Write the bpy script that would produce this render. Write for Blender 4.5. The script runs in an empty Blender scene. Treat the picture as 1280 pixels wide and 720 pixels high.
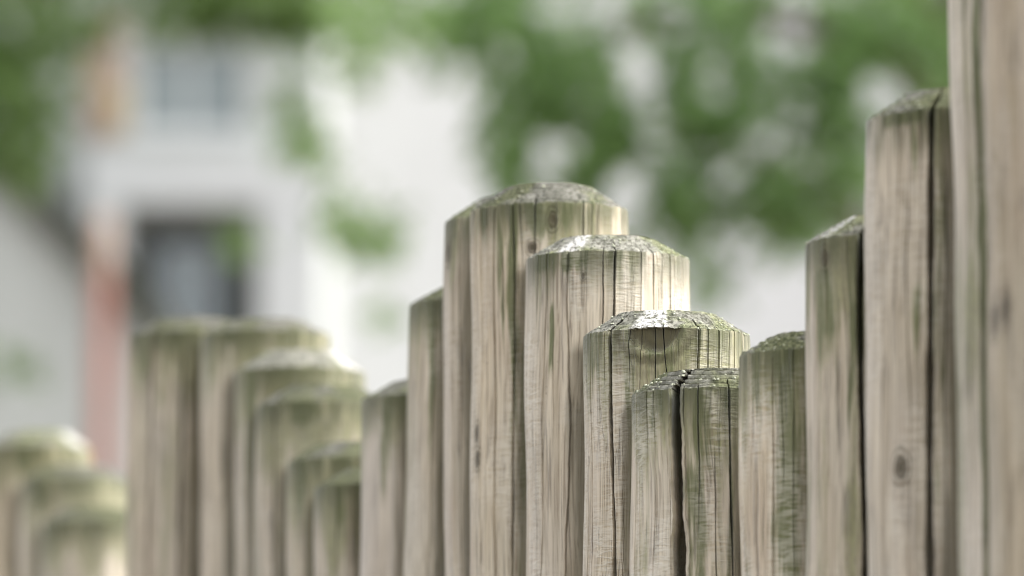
import bpy, bmesh, math, random
import numpy as np
from mathutils import Vector, noise

# ------------------------------------------------------------------ camera
sc = bpy.context.scene
CAM_Z = 0.45
PITCH = math.radians(7.0)
FPX = 200.0 / 36.0 * 1280.0
cam_d = bpy.data.cameras.new("camera")
cam = bpy.data.objects.new("camera", cam_d)
sc.collection.objects.link(cam)
sc.camera = cam
cam.location = (0, 0, CAM_Z)
cam.rotation_euler = (math.pi / 2 + PITCH, 0, 0)
cam_d.lens = 200
cam_d.sensor_width = 36
cam_d.clip_start = 0.05
cam_d.clip_end = 1500
cam_d.dof.use_dof = True
cam_d.dof.focus_distance = 3.47
cam_d.dof.aperture_fstop = 6.0

# ------------------------------------------------------------------ light
SUN_EL = math.radians(48)
SUN_AZ = math.radians(88)        # clockwise from +Y (the view direction): 90 = from the right
world = bpy.data.worlds.new("World")
sc.world = world
world.use_nodes = True
wn = world.node_tree
bg = wn.nodes["Background"]
sky = wn.nodes.new("ShaderNodeTexSky")
sky.sky_type = 'NISHITA'
sky.sun_disc = False
sky.sun_elevation = SUN_EL
sky.sun_rotation = SUN_AZ
sky.dust_density = 4.0
sky.air_density = 1.0
hs = wn.nodes.new("ShaderNodeHueSaturation")
hs.inputs["Saturation"].default_value = 0.22      # thin bright overcast: nearly neutral sky
wn.links.new(sky.outputs[0], hs.inputs["Color"])
wn.links.new(hs.outputs[0], bg.inputs[0])
bg.inputs[1].default_value = 0.15
sun_d = bpy.data.lights.new("sun", 'SUN')
sun_d.energy = 0.95
sun_d.angle = math.radians(12)
sun_d.color = (1.0, 0.985, 0.96)
sun = bpy.data.objects.new("sun", sun_d)
sc.collection.objects.link(sun)
sd = Vector((math.sin(SUN_AZ) * math.cos(SUN_EL), math.cos(SUN_AZ) * math.cos(SUN_EL), math.sin(SUN_EL)))
sun.rotation_euler = sd.to_track_quat('Z', 'Y').to_euler()
vs = sc.view_settings
sc.display_settings.display_device = 'sRGB'
vs.view_transform = 'Standard'
vs.look = 'None'
vs.exposure = 1.58
vs.gamma = 1.0
sc.cycles.use_denoising = True
sc.cycles.filter_width = 1.0
sc.cycles.max_bounces = 6


# ------------------------------------------------------------------ helpers
def at(px, py, d):
    """A world point at distance d along +Y that the survey of the photograph puts at px, py."""
    u = (px - 640) / FPX
    v = (360 - py) / FPX
    y = math.cos(PITCH) - v * math.sin(PITCH)
    z = math.sin(PITCH) + v * math.cos(PITCH)
    k = d / y
    return Vector((u * k, d, CAM_Z + z * k))


def link(o, parent=None):
    sc.collection.objects.link(o)
    if parent is not None:
        o.parent = parent
    return o


def empty(name, loc, label=None, cat=None, group=None):
    o = bpy.data.objects.new(name, None)
    o.location = loc
    o.empty_display_size = 0.1
    if label:
        o["label"] = label
    if cat:
        o["category"] = cat
    if group:
        o["group"] = group
    return link(o)


def mesh_obj(name, verts, faces, mats, parent=None, smooth=False):
    me = bpy.data.meshes.new(name)
    me.from_pydata(verts, [], faces)
    for m in (mats if isinstance(mats, (list, tuple)) else [mats]):
        me.materials.append(m)
    if smooth:
        me.shade_smooth()
    me.update()
    return link(bpy.data.objects.new(name, me), parent)


class Geo:
    def __init__(self):
        self.v, self.f = [], []

    def box(self, x0, x1, y0, y1, z0, z1):
        b = len(self.v)
        self.v += [(x0, y0, z0), (x1, y0, z0), (x1, y1, z0), (x0, y1, z0), (x0, y0, z1), (x1, y0, z1), (x1, y1, z1), (x0, y1, z1)]
        self.f += [tuple(b + i for i in q) for q in ((0, 3, 2, 1), (4, 5, 6, 7), (0, 1, 5, 4), (1, 2, 6, 5), (2, 3, 7, 6), (3, 0, 4, 7))]

    def tube(self, pts, radii, n=10, cap=True):
        pts = [Vector(p) for p in pts]
        rings = []
        for i, p in enumerate(pts):
            t = (pts[min(i + 1, len(pts) - 1)] - pts[max(i - 1, 0)]).normalized()
            a = Vector((0, 1, 0)) if abs(t.y) < 0.9 else Vector((1, 0, 0))
            u = t.cross(a).normalized()
            w = t.cross(u)
            b = len(self.v)
            for k in range(n):
                an = 2 * math.pi * k / n
                self.v.append(tuple(p + (u * math.cos(an) + w * math.sin(an)) * radii[i]))
            rings.append(b)
        for i in range(len(rings) - 1):
            a, b = rings[i], rings[i + 1]
            for k in range(n):
                self.f.append((a + k, a + (k + 1) % n, b + (k + 1) % n, b + k))
        if cap:
            self.f.append(tuple(rings[0] + k for k in reversed(range(n))))
            self.f.append(tuple(rings[-1] + k for k in range(n)))

    def build(self, name, mats, parent=None, smooth=False):
        return mesh_obj(name, self.v, self.f, mats, parent, smooth)


# ------------------------------------------------------------------ materials
class NT:
    """Thin wrapper that keeps node wiring short."""

    def __init__(self, name):
        self.m = bpy.data.materials.new(name)
        self.m.use_nodes = True
        self.t = self.m.node_tree
        self.p = self.t.nodes["Principled BSDF"]
        self.out = self.t.nodes["Material Output"]

    def n(self, typ, **kw):
        nd = self.t.nodes.new("ShaderNode" + typ)
        for k, v in kw.items():
            setattr(nd, k, v)
        return nd

    def put(self, sock, v):
        if hasattr(v, "is_output") or isinstance(v, bpy.types.NodeSocket):
            self.t.links.new(v, sock)
        elif v is not None:
            if isinstance(v, (tuple, list)) and sock.type == 'RGBA' and len(v) == 3:
                v = (*v, 1)
            sock.default_value = v

    def math(self, op, a, b=None, c=None, clamp=False):
        nd = self.n("Math", operation=op, use_clamp=clamp)
        for i, x in enumerate((a, b, c)):
            if x is not None:
                self.put(nd.inputs[i], x)
        return nd.outputs[0]

    def noise(self, vec, scale=1.0, detail=4.0, rough=0.5, dist=0.0):
        nd = self.n("TexNoise")
        self.put(nd.inputs["Vector"], vec)
        nd.inputs["Scale"].default_value = scale
        nd.inputs["Detail"].default_value = detail
        nd.inputs["Roughness"].default_value = rough
        nd.inputs["Distortion"].default_value = dist
        return nd.outputs[0]

    def voronoi(self, vec, scale, feature='F1', out="Distance"):
        nd = self.n("TexVoronoi", feature=feature)
        self.put(nd.inputs["Vector"], vec)
        nd.inputs["Scale"].default_value = scale
        return nd.outputs[out]

    def ramp(self, x, lo, hi, a=0.0, b=1.0, smooth=True):
        nd = self.n("MapRange", interpolation_type='SMOOTHSTEP' if smooth else 'LINEAR')
        for i, q in enumerate((x, lo, hi, a, b)):
            self.put(nd.inputs[i], q)
        return nd.outputs[0]

    def mix(self, fac, a, b, mode='MIX'):
        nd = self.n("Mix", data_type='RGBA', blend_type=mode)
        self.put(nd.inputs[0], fac)
        self.put(nd.inputs[6], a)
        self.put(nd.inputs[7], b)
        return nd.outputs[2]

    def vec(self, v, scale):
        nd = self.n("Mapping")
        self.put(nd.inputs[0], v)
        nd.inputs["Scale"].default_value = scale
        return nd.outputs[0]

    def vadd(self, a, b):
        nd = self.n("VectorMath", operation='ADD')
        self.put(nd.inputs[0], a)
        self.put(nd.inputs[1], b)
        return nd.outputs[0]

    def attr(self, name, typ='GEOMETRY', out="Fac"):
        nd = self.n("Attribute", attribute_type=typ, attribute_name=name)
        return nd.outputs[out]

    def bump(self, h, dist, strength=1.0, normal=None):
        nd = self.n("Bump")
        nd.inputs["Strength"].default_value = strength
        nd.inputs["Distance"].default_value = dist
        self.put(nd.inputs["Height"], h)
        if normal is not None:
            self.put(nd.inputs["Normal"], normal)
        return nd.outputs[0]


def wood_coords(g):
    tc = g.n("TexCoord").outputs["Object"]
    seed = g.attr("seed", 'OBJECT')
    cb = g.n("CombineXYZ")
    g.put(cb.inputs[0], seed)
    g.put(cb.inputs[1], g.math('MULTIPLY', seed, 1.7))
    g.put(cb.inputs[2], g.math('MULTIPLY', seed, 2.3))
    return g.vadd(tc, cb.outputs[0])


def wood_side():
    g = NT("weathered_round_wood")
    P = wood_coords(g)
    top = g.attr("top")           # metres below the rim
    knot = g.attr("knot")         # distance field around knots, 1 = knot edge
    knot = g.math('ADD', knot, g.math('MULTIPLY_ADD', g.noise(g.vec(P, (130, 130, 90)), 1, 4, 0.6), 0.9, -0.45))
    crack = g.attr("crack")
    algae = g.attr("algae", 'OBJECT')
    tone = g.attr("tone", 'OBJECT')
    # along-grain wobble, so fibres are never ruler straight
    wob = g.n("TexNoise")
    g.put(wob.inputs["Vector"], g.vec(P, (9, 9, 7)))
    wob.inputs["Scale"].default_value = 1
    wob.inputs["Detail"].default_value = 2
    wv = g.n("VectorMath", operation='SCALE')
    g.put(wv.inputs[0], wob.outputs["Color"])
    wv.inputs["Scale"].default_value = 0.012
    Q = g.vadd(P, wv.outputs[0])
    fine = g.noise(g.vec(Q, (900, 900, 14)), 1, 4, 0.6)
    mid = g.noise(g.vec(Q, (260, 260, 5)), 1, 4, 0.62)
    broad = g.noise(g.vec(Q, (52, 52, 2.6)), 1, 3, 0.5)
    patch = g.noise(g.vec(P, (24, 24, 7)), 1, 3, 0.55)
    pink = g.noise(g.vadd(g.vec(P, (30, 30, 8)), (7.3, 1.1, 4.2)), 1, 2, 0.5)
    # growth rings that bend round each knot
    kr = g.math('SINE', g.math('MULTIPLY_ADD', knot, 11.0, g.math('MULTIPLY', broad, 9.0)))
    kfall = g.ramp(knot, 0.9, 2.3, 1.0, 0.0)
    kring = g.math('MULTIPLY', g.math('MULTIPLY_ADD', kr, 0.5, 0.5), kfall)
    kcore = g.ramp(knot, 0.55, 1.15, 1.0, 0.0)
    # machine-peeled transverse ripples: thin pale torn edges
    rn = g.noise(g.vec(P, (42, 42, 260)), 1, 2.5, 0.5, 0.25)
    rip = g.math('SUBTRACT', 1.0, g.math('ABSOLUTE', g.math('MULTIPLY_ADD', rn, 11.0, -5.5)), clamp=True)
    rn2 = g.noise(g.vadd(g.vec(P, (60, 60, 420)), (3, 9, 2)), 1, 2, 0.5, 0.3)
    rip2 = g.math('SUBTRACT', 1.0, g.math('ABSOLUTE', g.math('MULTIPLY_ADD', rn2, 12.0, -6.4)), clamp=True)
    rmask = g.ramp(g.noise(g.vadd(g.vec(P, (30, 30, 12)), (1, 5, 8)), 1, 2, 0.5), 0.42, 0.62)
    ripple = g.math('MULTIPLY', g.math('MAXIMUM', rip, g.math('MULTIPLY', rip2, 0.7)), rmask)
    ripamt = g.attr("ripple", 'OBJECT')
    ripple = g.math('MULTIPLY', ripple, ripamt)
    col = g.mix(g.ramp(mid, 0.32, 0.68), (0.455, 0.38, 0.27), (0.71, 0.62, 0.475))
    col = g.mix(g.ramp(patch, 0.4, 0.7, 0, 0.65), col, (0.53, 0.485, 0.39))
    col = g.mix(g.ramp(pink, 0.5, 0.7, 0, 0.2), col, (0.53, 0.415, 0.34))
    col = g.mix(g.ramp(fine, 0.48, 0.66, 0, 0.7), col, (0.2, 0.15, 0.105))
    col = g.mix(g.ramp(broad, 0.54, 0.7, 0, 0.45), col, (0.25, 0.205, 0.125))
    col = g.mix(g.ramp(broad, 0.46, 0.32, 0, 0.5), col, (0.68, 0.60, 0.50))
    col = g.mix(g.math('MULTIPLY', kring, 0.5), col, (0.19, 0.14, 0.095))
    col = g.mix(g.math('MULTIPLY', kcore, 0.75), col, (0.13, 0.088, 0.06))
    col = g.mix(g.math('MULTIPLY', ripple, 0.6), col, (0.75, 0.69, 0.59))
    # hairline drying checks that wander with the grain
    hn = g.noise(g.vec(Q, (210, 210, 4.5)), 1, 2, 0.5, 0.0)
    hair = g.math('SUBTRACT', 1.0, g.math('ABSOLUTE', g.math('MULTIPLY_ADD', hn, 34.0, -17.0)), clamp=True)
    hair = g.math('MULTIPLY', hair, g.ramp(g.noise(g.vadd(g.vec(P, (70, 70, 16)), (4, 4, 9)), 1, 2, 0.5), 0.45, 0.6))
    col = g.mix(g.math('MULTIPLY', hair, 0.55), col, (0.13, 0.10, 0.07))
    # tone per post
    hs_ = g.n("HueSaturation")
    g.put(hs_.inputs["Value"], tone)
    g.put(hs_.inputs["Saturation"], g.attr("warm", 'OBJECT'))
    g.put(hs_.inputs["Color"], col)
    col = hs_.outputs[0]
    # algae: heavy under the rim, running down in streaks
    st = g.noise(g.vec(Q, (70, 70, 2.2)), 1, 4, 0.6)
    st2 = g.noise(g.vadd(g.vec(P, (38, 38, 9)), (5, 2, 7)), 1, 4, 0.6)
    near = g.ramp(top, 0.0, 0.075, 1.0, 0.0)
    lvl = g.math('MULTIPLY_ADD', near, 0.19, g.math('MULTIPLY_ADD', algae, 0.16, -0.10))
    am = g.ramp(g.math('ADD', g.math('MULTIPLY_ADD', st2, 0.45, g.math('MULTIPLY', st, 0.55)), lvl), 0.475, 0.63)
    am = g.math('MULTIPLY', am, g.ramp(fine, 0.25, 0.7, 1.0, 0.55))
    moss = g.attr("moss")
    ms = g.ramp(g.math('MULTIPLY_ADD', g.noise(g.vec(Q, (230, 230, 13)), 1, 5, 0.65), 1.0, g.math('MULTIPLY_ADD', moss, 0.5, -0.40)), 0.24, 0.50)
    am = g.math('MAXIMUM', am, ms)
    spk = g.noise(g.vec(P, (500, 500, 160)), 1, 3, 0.6)
    acol = g.mix(g.ramp(spk, 0.4, 0.65), (0.215, 0.235, 0.08), (0.125, 0.14, 0.05))
    col = g.mix(g.math('MULTIPLY', am, 0.8), col, g.mix(ms, acol, (0.088, 0.115, 0.029)))
    col = g.mix(g.math('MULTIPLY', ripple, 0.48), col, (0.66, 0.62, 0.52))
    jt = g.attr("joint_shade")
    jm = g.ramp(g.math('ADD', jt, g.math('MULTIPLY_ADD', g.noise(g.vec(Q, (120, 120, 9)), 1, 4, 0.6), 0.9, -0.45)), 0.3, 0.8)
    col = g.mix(g.math('MULTIPLY', jm, 0.76), col, (0.072, 0.064, 0.034))  # dark tone imitates crevice shade along the seam
    # black mould right under the rim and beside the cracks
    mm = g.math('MULTIPLY', g.ramp(top, 0.0, 0.034, 1.0, 0.0), g.ramp(g.noise(g.vec(P, (110, 110, 14)), 1, 4, 0.6), 0.33, 0.52))
    mm = g.math('MAXIMUM', mm, g.math('MULTIPLY', crack, 0.5))
    col = g.mix(g.math('MULTIPLY', mm, 0.8), col, (0.075, 0.083, 0.038))
    col = g.mix(g.math('MULTIPLY', kcore, 0.68), col, (0.10, 0.08, 0.048))
    col = g.mix(g.math('MULTIPLY', kring, 0.75), col, (0.085, 0.075, 0.045))
    dots = g.ramp(g.voronoi(g.vec(P, (210, 210, 130)), 1), 0.05, 0.14, 1, 0)
    dmask = g.ramp(g.noise(g.vec(P, (50, 50, 40)), 1, 2), 0.55, 0.66)
    col = g.mix(g.math('MULTIPLY', g.math('MULTIPLY', dots, dmask), 0.6), col, (0.1, 0.075, 0.05))
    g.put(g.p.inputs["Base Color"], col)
    g.p.inputs["Roughness"].default_value = 0.82
    g.put(g.p.inputs["Sheen Weight"], g.math('MULTIPLY_ADD', crack, -0.33, 0.33, clamp=True))
    g.p.inputs["Sheen Roughness"].default_value = 0.45
    g.p.inputs["Specular IOR Level"].default_value = 0.25
    h = g.math('ADD', g.math('MULTIPLY', fine, 0.35), g.math('MULTIPLY', mid, 0.55))
    h = g.math('ADD', h, g.math('MULTIPLY', ripple, 0.32))
    h = g.math('SUBTRACT', h, g.math('MULTIPLY', kring, 0.35))
    h = g.math('SUBTRACT', h, g.math('MULTIPLY', hair, 0.6))
    g.put(g.p.inputs["Normal"], g.bump(h, 0.0011, 0.9))
    return g.m


def wood_cap():
    g = NT("sawn_lichen_wood_end")
    P = wood_coords(g)
    lich = g.attr("lichen", 'OBJECT')
    bleach_highlight = g.attr("bleach_highlight")
    grn = g.noise(g.vec(P, (420, 420, 420)), 1, 5, 0.65)
    med = g.noise(g.vec(P, (110, 110, 110)), 1, 4, 0.6)
    big = g.noise(g.vadd(g.vec(P, (32, 32, 32)), (3, 3, 1)), 1, 3, 0.55)
    pit = g.voronoi(g.vec(P, (430, 430, 520)), 1)
    ring = g.attr("ring")
    sd_ = g.attr("seed", 'OBJECT')
    pc = g.attr("pc", 'GEOMETRY', "Vector")
    cbs = g.n("CombineXYZ")
    g.put(cbs.inputs[1], sd_)
    pcs = g.vadd(pc, cbs.outputs[0])
    dash = g.noise(g.vec(pcs, (330, 300, 560)), 1, 3, 0.55)
    dash2 = g.noise(g.vec(pcs, (900, 300, 1300)), 1, 3, 0.6)
    dk = g.math('MAXIMUM', g.ramp(dash, 0.53, 0.6), g.math('MULTIPLY', g.ramp(dash2, 0.56, 0.64), 0.7))
    col = g.mix(g.ramp(med, 0.35, 0.65), (0.18, 0.178, 0.145), (0.34, 0.33, 0.28))
    col = g.mix(g.ramp(grn, 0.5, 0.64, 0, 0.6), col, (0.06, 0.058, 0.042))
    
    gm = g.ramp(g.math('ADD', big, g.math('MULTIPLY', lich, 0.16)), 0.47, 0.62)
    gcol = g.mix(g.ramp(grn, 0.4, 0.6), (0.25, 0.262, 0.13), (0.11, 0.125, 0.06))
    col = g.mix(g.math('MULTIPLY', gm, 0.8), col, gcol)
    wb = g.math('MULTIPLY', bleach_highlight, g.ramp(g.noise(g.vec(P, (260, 260, 260)), 1, 4, 0.65), 0.36, 0.5))
    col = g.mix(wb, col, (0.6, 0.585, 0.55))  # bleached end grain; on some chamfers a painted sun highlight
    specks = g.ramp(g.voronoi(g.vadd(g.vec(P, (330, 330, 330)), (9, 4, 4)), 1), 0.1, 0.3, 1, 0)
    smask = g.ramp(g.noise(g.vadd(g.vec(P, (90, 90, 90)), (2, 8, 4)), 1, 3), 0.5, 0.6)
    col = g.mix(g.math('MULTIPLY', g.math('MULTIPLY', specks, smask), 0.38), col, (0.44, 0.45, 0.37))
    dk = g.math('MULTIPLY', dk, g.attr("dashes", 'OBJECT'))
    col = g.mix(g.math('MULTIPLY', g.ramp(ring, 0.15, 0.45, 1, 0), 0.85), col, (0.07, 0.068, 0.04))
    hv = g.n("HueSaturation")
    g.put(hv.inputs["Value"], g.attr("captone", 'OBJECT'))
    g.put(hv.inputs["Color"], col)
    col = hv.outputs[0]
    col = g.mix(g.math('MULTIPLY', dk, 0.62), col, (0.05, 0.047, 0.032))
    g.put(g.p.inputs["Base Color"], col)
    g.p.inputs["Roughness"].default_value = 0.92
    g.p.inputs["Specular IOR Level"].default_value = 0.1
    h = g.math('ADD', g.math('MULTIPLY', grn, 0.6), g.math('MULTIPLY', g.ramp(pit, 0.0, 0.5), 0.3))
    h = g.math('SUBTRACT', h, g.math('MULTIPLY', dk, 0.9))
    g.put(g.p.inputs["Normal"], g.bump(h, 0.0006, 0.8))
    return g.m


def plain(name, col, rough=0.8, var=0.2, scale=6.0, spec=0.3, bump=0.0):
    g = NT(name)
    tc = g.n("TexCoord").outputs["Object"]
    nz = g.noise(tc, scale, 5, 0.6)
    dark = tuple(c * (1 - var) for c in col)
    lite = tuple(min(1, c * (1 + var * 0.5)) for c in col)
    g.put(g.p.inputs["Base Color"], g.mix(g.ramp(nz, 0.3, 0.7), dark, lite))
    g.p.inputs["Roughness"].default_value = rough
    g.p.inputs["Specular IOR Level"].default_value = spec
    if bump:
        g.put(g.p.inputs["Normal"], g.bump(nz, bump))
    return g.m


def leaf_mat(name, c0, c1):
    g = NT(name)
    rnd = g.attr("tint")
    col = g.mix(rnd, c0, c1)
    g.put(g.p.inputs["Base Color"], col)
    g.p.inputs["Roughness"].default_value = 0.5
    g.p.inputs["Specular IOR Level"].default_value = 0.3
    tr = g.n("BsdfTranslucent")
    g.put(tr.inputs["Color"], g.mix(0.5, col, (0.33, 0.47, 0.14)))
    mx = g.n("MixShader")
    mx.inputs[0].default_value = 0.58
    g.t.links.new(g.p.outputs[0], mx.inputs[1])
    g.t.links.new(tr.outputs[0], mx.inputs[2])
    g.t.links.new(mx.outputs[0], g.out.inputs[0])
    return g.m


M_SIDE = wood_side()
M_CAP = wood_cap()
M_LICHEN = plain("pale_lichen", (0.44, 0.45, 0.34), 0.9, 0.45, 400)
M_GRASS = plain("bark_mulch_ground", (0.17, 0.14, 0.105), 0.95, 0.25, 1.5)
M_WHITE = plain("white_render", (0.58, 0.585, 0.585), 0.85, 0.05, 1.2)
M_PALE = plain("pale_grey_render", (0.47, 0.49, 0.465), 0.85, 0.08, 1.0)
M_TRIM = plain("white_painted_trim", (0.62, 0.63, 0.625), 0.6, 0.04, 2)
M_FRAME = plain("dark_window_frame", (0.17, 0.175, 0.165), 0.5, 0.15, 4)
M_BLIND = plain("pale_blue_blind", (0.42, 0.47, 0.50), 0.7, 0.08, 3)
M_ROOF = plain("grey_roof_tile", (0.16, 0.15, 0.15), 0.8, 0.25, 5)
M_BOARD = plain("grey_verge_board", (0.07, 0.075, 0.06), 0.7, 0.15, 4)
M_RED = plain("faded_red_paint", (0.33, 0.145, 0.11), 0.6, 0.15, 3)
M_SHUTTER = plain("brown_pink_timber", (0.46, 0.33, 0.26), 0.7, 0.2, 4)
M_OCHRE = plain("ochre_paint", (0.48, 0.37, 0.19), 0.7, 0.1, 4)
M_BARK = plain("brown_bark", (0.16, 0.12, 0.085), 0.9, 0.35, 14, bump=0.01)
M_LEAF_A = leaf_mat("leaf_mid_green", (0.075, 0.155, 0.055), (0.17, 0.29, 0.115))
M_LEAF_B = leaf_mat("leaf_dark_green", (0.055, 0.105, 0.036), (0.115, 0.19, 0.073))


def glass(name, col):  # window panes
    g = NT(name)
    g.put(g.p.inputs["Base Color"], col)
    g.p.inputs["Roughness"].default_value = 0.08
    g.p.inputs["Specular IOR Level"].default_value = 0.35
    return g.m


M_PANE = glass("dark_window_glass", (0.05, 0.055, 0.05))
M_PANE2 = glass("grey_window_glass", (0.25, 0.29, 0.29))

# ------------------------------------------------------------------ ground
S = 700.0
gv, gf = [], []
for i in range(15):
    for j in range(15):
        x, y = -S + i * S / 7, -S + j * S / 7
        gv.append((x, y, 0.0))
for i in range(14):
    for j in range(14):
        a = i * 15 + j
        gf.append((a, a + 15, a + 16, a + 1))
ground = mesh_obj("ground", gv, gf, M_GRASS)
ground["kind"] = "structure"


# ------------------------------------------------------------------ background buildings
def wall_geo(G, x0, x1, z0, z1, y, t, holes):
    """One wall slab facing -Y with real openings (x0,x1,z0,z1) and reveals, without inner faces."""
    xs = sorted({x0, x1, *[h[0] for h in holes], *[h[1] for h in holes]})
    zs = sorted({z0, z1, *[h[2] for h in holes], *[h[3] for h in holes]})

    def solid(i, j):
        if i < 0 or j < 0 or i >= len(xs) - 1 or j >= len(zs) - 1:
            return False
        cx, cz = (xs[i] + xs[i + 1]) / 2, (zs[j] + zs[j + 1]) / 2
        return not any(h[0] < cx < h[1] and h[2] < cz < h[3] for h in holes)

    def quad(*p):
        b = len(G.v)
        G.v.extend(p)
        G.f.append((b, b + 1, b + 2, b + 3))
    for i in range(len(xs) - 1):
        for j in range(len(zs) - 1):
            if not solid(i, j):
                continue
            a, b, c, d = xs[i], xs[i + 1], zs[j], zs[j + 1]
            quad((a, y, c), (b, y, c), (b, y, d), (a, y, d))
            quad((b, y + t, c), (a, y + t, c), (a, y + t, d), (b, y + t, d))
            if not solid(i - 1, j):
                quad((a, y + t, c), (a, y, c), (a, y, d), (a, y + t, d))
            if not solid(i + 1, j):
                quad((b, y, c), (b, y + t, c), (b, y + t, d), (b, y, d))
            if not solid(i, j - 1):
                quad((a, y, c), (a, y + t, c), (b, y + t, c), (b, y, c))
            if not solid(i, j + 1):
                quad((a, y, d), (b, y, d), (b, y + t, d), (a, y + t, d))


def window(parent, x0, x1, z0, z1, y, pane, frame_mat=None, bars=1, blind=None, sill=True):
    """window > frame mesh with pane, sill and blind as sub-parts."""
    fw = 0.05
    G = Geo()
    G.box(x0, x0 + fw, y + 0.08, y + 0.14, z0, z1)
    G.box(x1 - fw, x1, y + 0.08, y + 0.14, z0, z1)
    G.box(x0 + fw, x1 - fw, y + 0.082, y + 0.138, z0, z0 + fw)
    G.box(x0 + fw, x1 - fw, y + 0.082, y + 0.138, z1 - fw, z1)
    for k in range(bars):
        xm = x0 + (x1 - x0) * (k + 1) / (bars + 1)
        G.box(xm - 0.02, xm + 0.02, y + 0.084, y + 0.136, z0 + fw, z1 - fw)
    w = G.build("window", frame_mat or M_FRAME, parent)
    H = Geo()
    H.box(x0 + fw - 0.005, x1 - fw + 0.005, y + 0.105, y + 0.113, z0 + fw - 0.005, z1 - fw + 0.005)
    H.build("pane", pane, w)
    if blind:
        B = Geo()
        n = 7
        for k in range(n):
            a = blind[0] + (blind[1] - blind[0]) * k / n
            b = blind[0] + (blind[1] - blind[0]) * (k + 0.86) / n
            B.box(a, b, y + 0.09, y + 0.096, blind[2], blind[3])
        B.build("blind", M_BLIND, w)
    if sill:
        K = Geo()
        K.box(x0 - 0.06, x1 + 0.06, y - 0.06, y + 0.079, z0 - 0.05, z0 - 0.003)
        K.build("sill", M_TRIM, w)
    return w


def gable_roof(parent, x0, x1, y0, y1, z, rise, over=0.35):
    G = Geo()
    ym = (y0 + y1) / 2
    v = []
    for x in (x0 - over, x1 + over):
        v += [(x, y0 - over, z - 0.12), (x, ym, z + rise), (x, y1 + over, z - 0.12), (x, y0 - over, z + 0.06), (x, ym, z + rise + 0.2), (x, y1 + over, z + 0.06)]
    G.v = v
    G.f = [(0, 6, 7, 1), (1, 7, 8, 2), (3, 4, 10, 9), (4, 5, 11, 10), (0, 3, 9, 6), (2, 8, 11, 5), (0, 1, 4, 3), (1, 2, 5, 4), (6, 9, 10, 7), (7, 10, 11, 8)]
    return G.build("roof", M_ROOF, parent)


def q(px, py, d):
    p = at(px, py, d)
    return p.x, p.z


# white house with the boxed window surround (left of the picture)
D1 = 40.0
h1 = empty("white_house", (-3.5, D1, 0), "pale rendered house on the left with a thick white surround framing a dark window", "house")
hx0, hx1 = q(-700, 0, D1)[0], q(405, 0, D1)[0]


def rel(o, base):
    """Move a mesh authored in world space into its thing's own space."""
    me = o.data
    arr = np.empty(len(me.vertices) * 3)
    me.vertices.foreach_get("co", arr)
    arr = arr.reshape(-1, 3) - np.array(base)
    me.vertices.foreach_set("co", arr.ravel())
    me.update()


def settle(root):
    seen = set()

    def walk(o):
        for c in o.children:
            if c.type == 'MESH' and c.data.name not in seen:
                seen.add(c.data.name)
                rel(c, root.location)
            walk(c)
    walk(root)


ax0, az1 = q(168, 52, D1)
ax1, az0 = q(308, 165, D1)
bx0, bz1 = q(160, 268, D1)
bx1, bz0 = q(322, 430, D1)
G = Geo()
low = [(-6.6, -5.4, 0.9, 2.3), (-3.0, -1.9, 0.9, 2.3), (-6.6, -5.6, 5.2, 6.4)]
wall_geo(G, hx0, hx1, 0, 8.6, D1, 0.3, [(ax0, ax1, az0, az1), (bx0, bx1, bz0, bz1)] + low)
G.box(hx0, hx0 + 0.3, D1 + 0.3, D1 + 7, 0, 8.6)
G.box(hx1 - 0.3, hx1, D1 + 0.3, D1 + 7, 0, 8.6)
G.box(hx0 + 0.3, hx1 - 0.3, D1 + 6.7, D1 + 7, 0, 8.6)
G.box(hx0 + 0.3, hx1 - 0.3, D1 + 2.5, D1 + 2.6, 0, 8.55)
G.build("wall", M_PALE, h1)
window(h1, ax0, ax1, az0, az1, D1, M_PANE2, M_TRIM, 1)
window(h1, bx0, bx1, bz0, bz1, D1, M_PANE, M_FRAME, 1, blind=(q(205, 0, D1)[0], q(275, 0, D1)[0], bz0 + 0.06, q(0, 305, D1)[1]))
for (a, b, c, d) in low:
    window(h1, a, b, c, d, D1, M_PANE, M_TRIM, 1)
G = Geo()
sx0, sz1 = q(112, 196, D1)
sx1, sz0 = q(402, 560, D1)
zb = q(0, 262, D1)[1]
G.box(sx0, sx1, D1 - 0.30, D1 - 0.003, zb, sz1)
G.box(q(328, 0, D1)[0], sx1 - 0.004, D1 - 0.295, D1 - 0.004, sz0, zb)
G.box(sx0 + 0.004, q(158, 0, D1)[0], D1 - 0.295, D1 - 0.004, sz0, zb)
G.build("window_surround", M_TRIM, h1)
gable_roof(h1, hx0, hx1, D1, D1 + 7, 8.6, 2.6)
G = Geo()
sx, sz = q(126, 172, D1)
G.box(q(112, 0, D1)[0], q(152, 0, D1)[0], D1 - 0.08, D1 - 0.004, sz, q(0, 18, D1)[1])
sh = G.build("shutter", M_SHUTTER, h1)
G = Geo()
G.box(q(138, 0, D1)[0], q(158, 0, D1)[0], D1 - 0.11, D1 - 0.083, q(0, 165, D1)[1], q(0, 105, D1)[1])
G.build("shutter_board", M_OCHRE, sh)
settle(h1)

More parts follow.
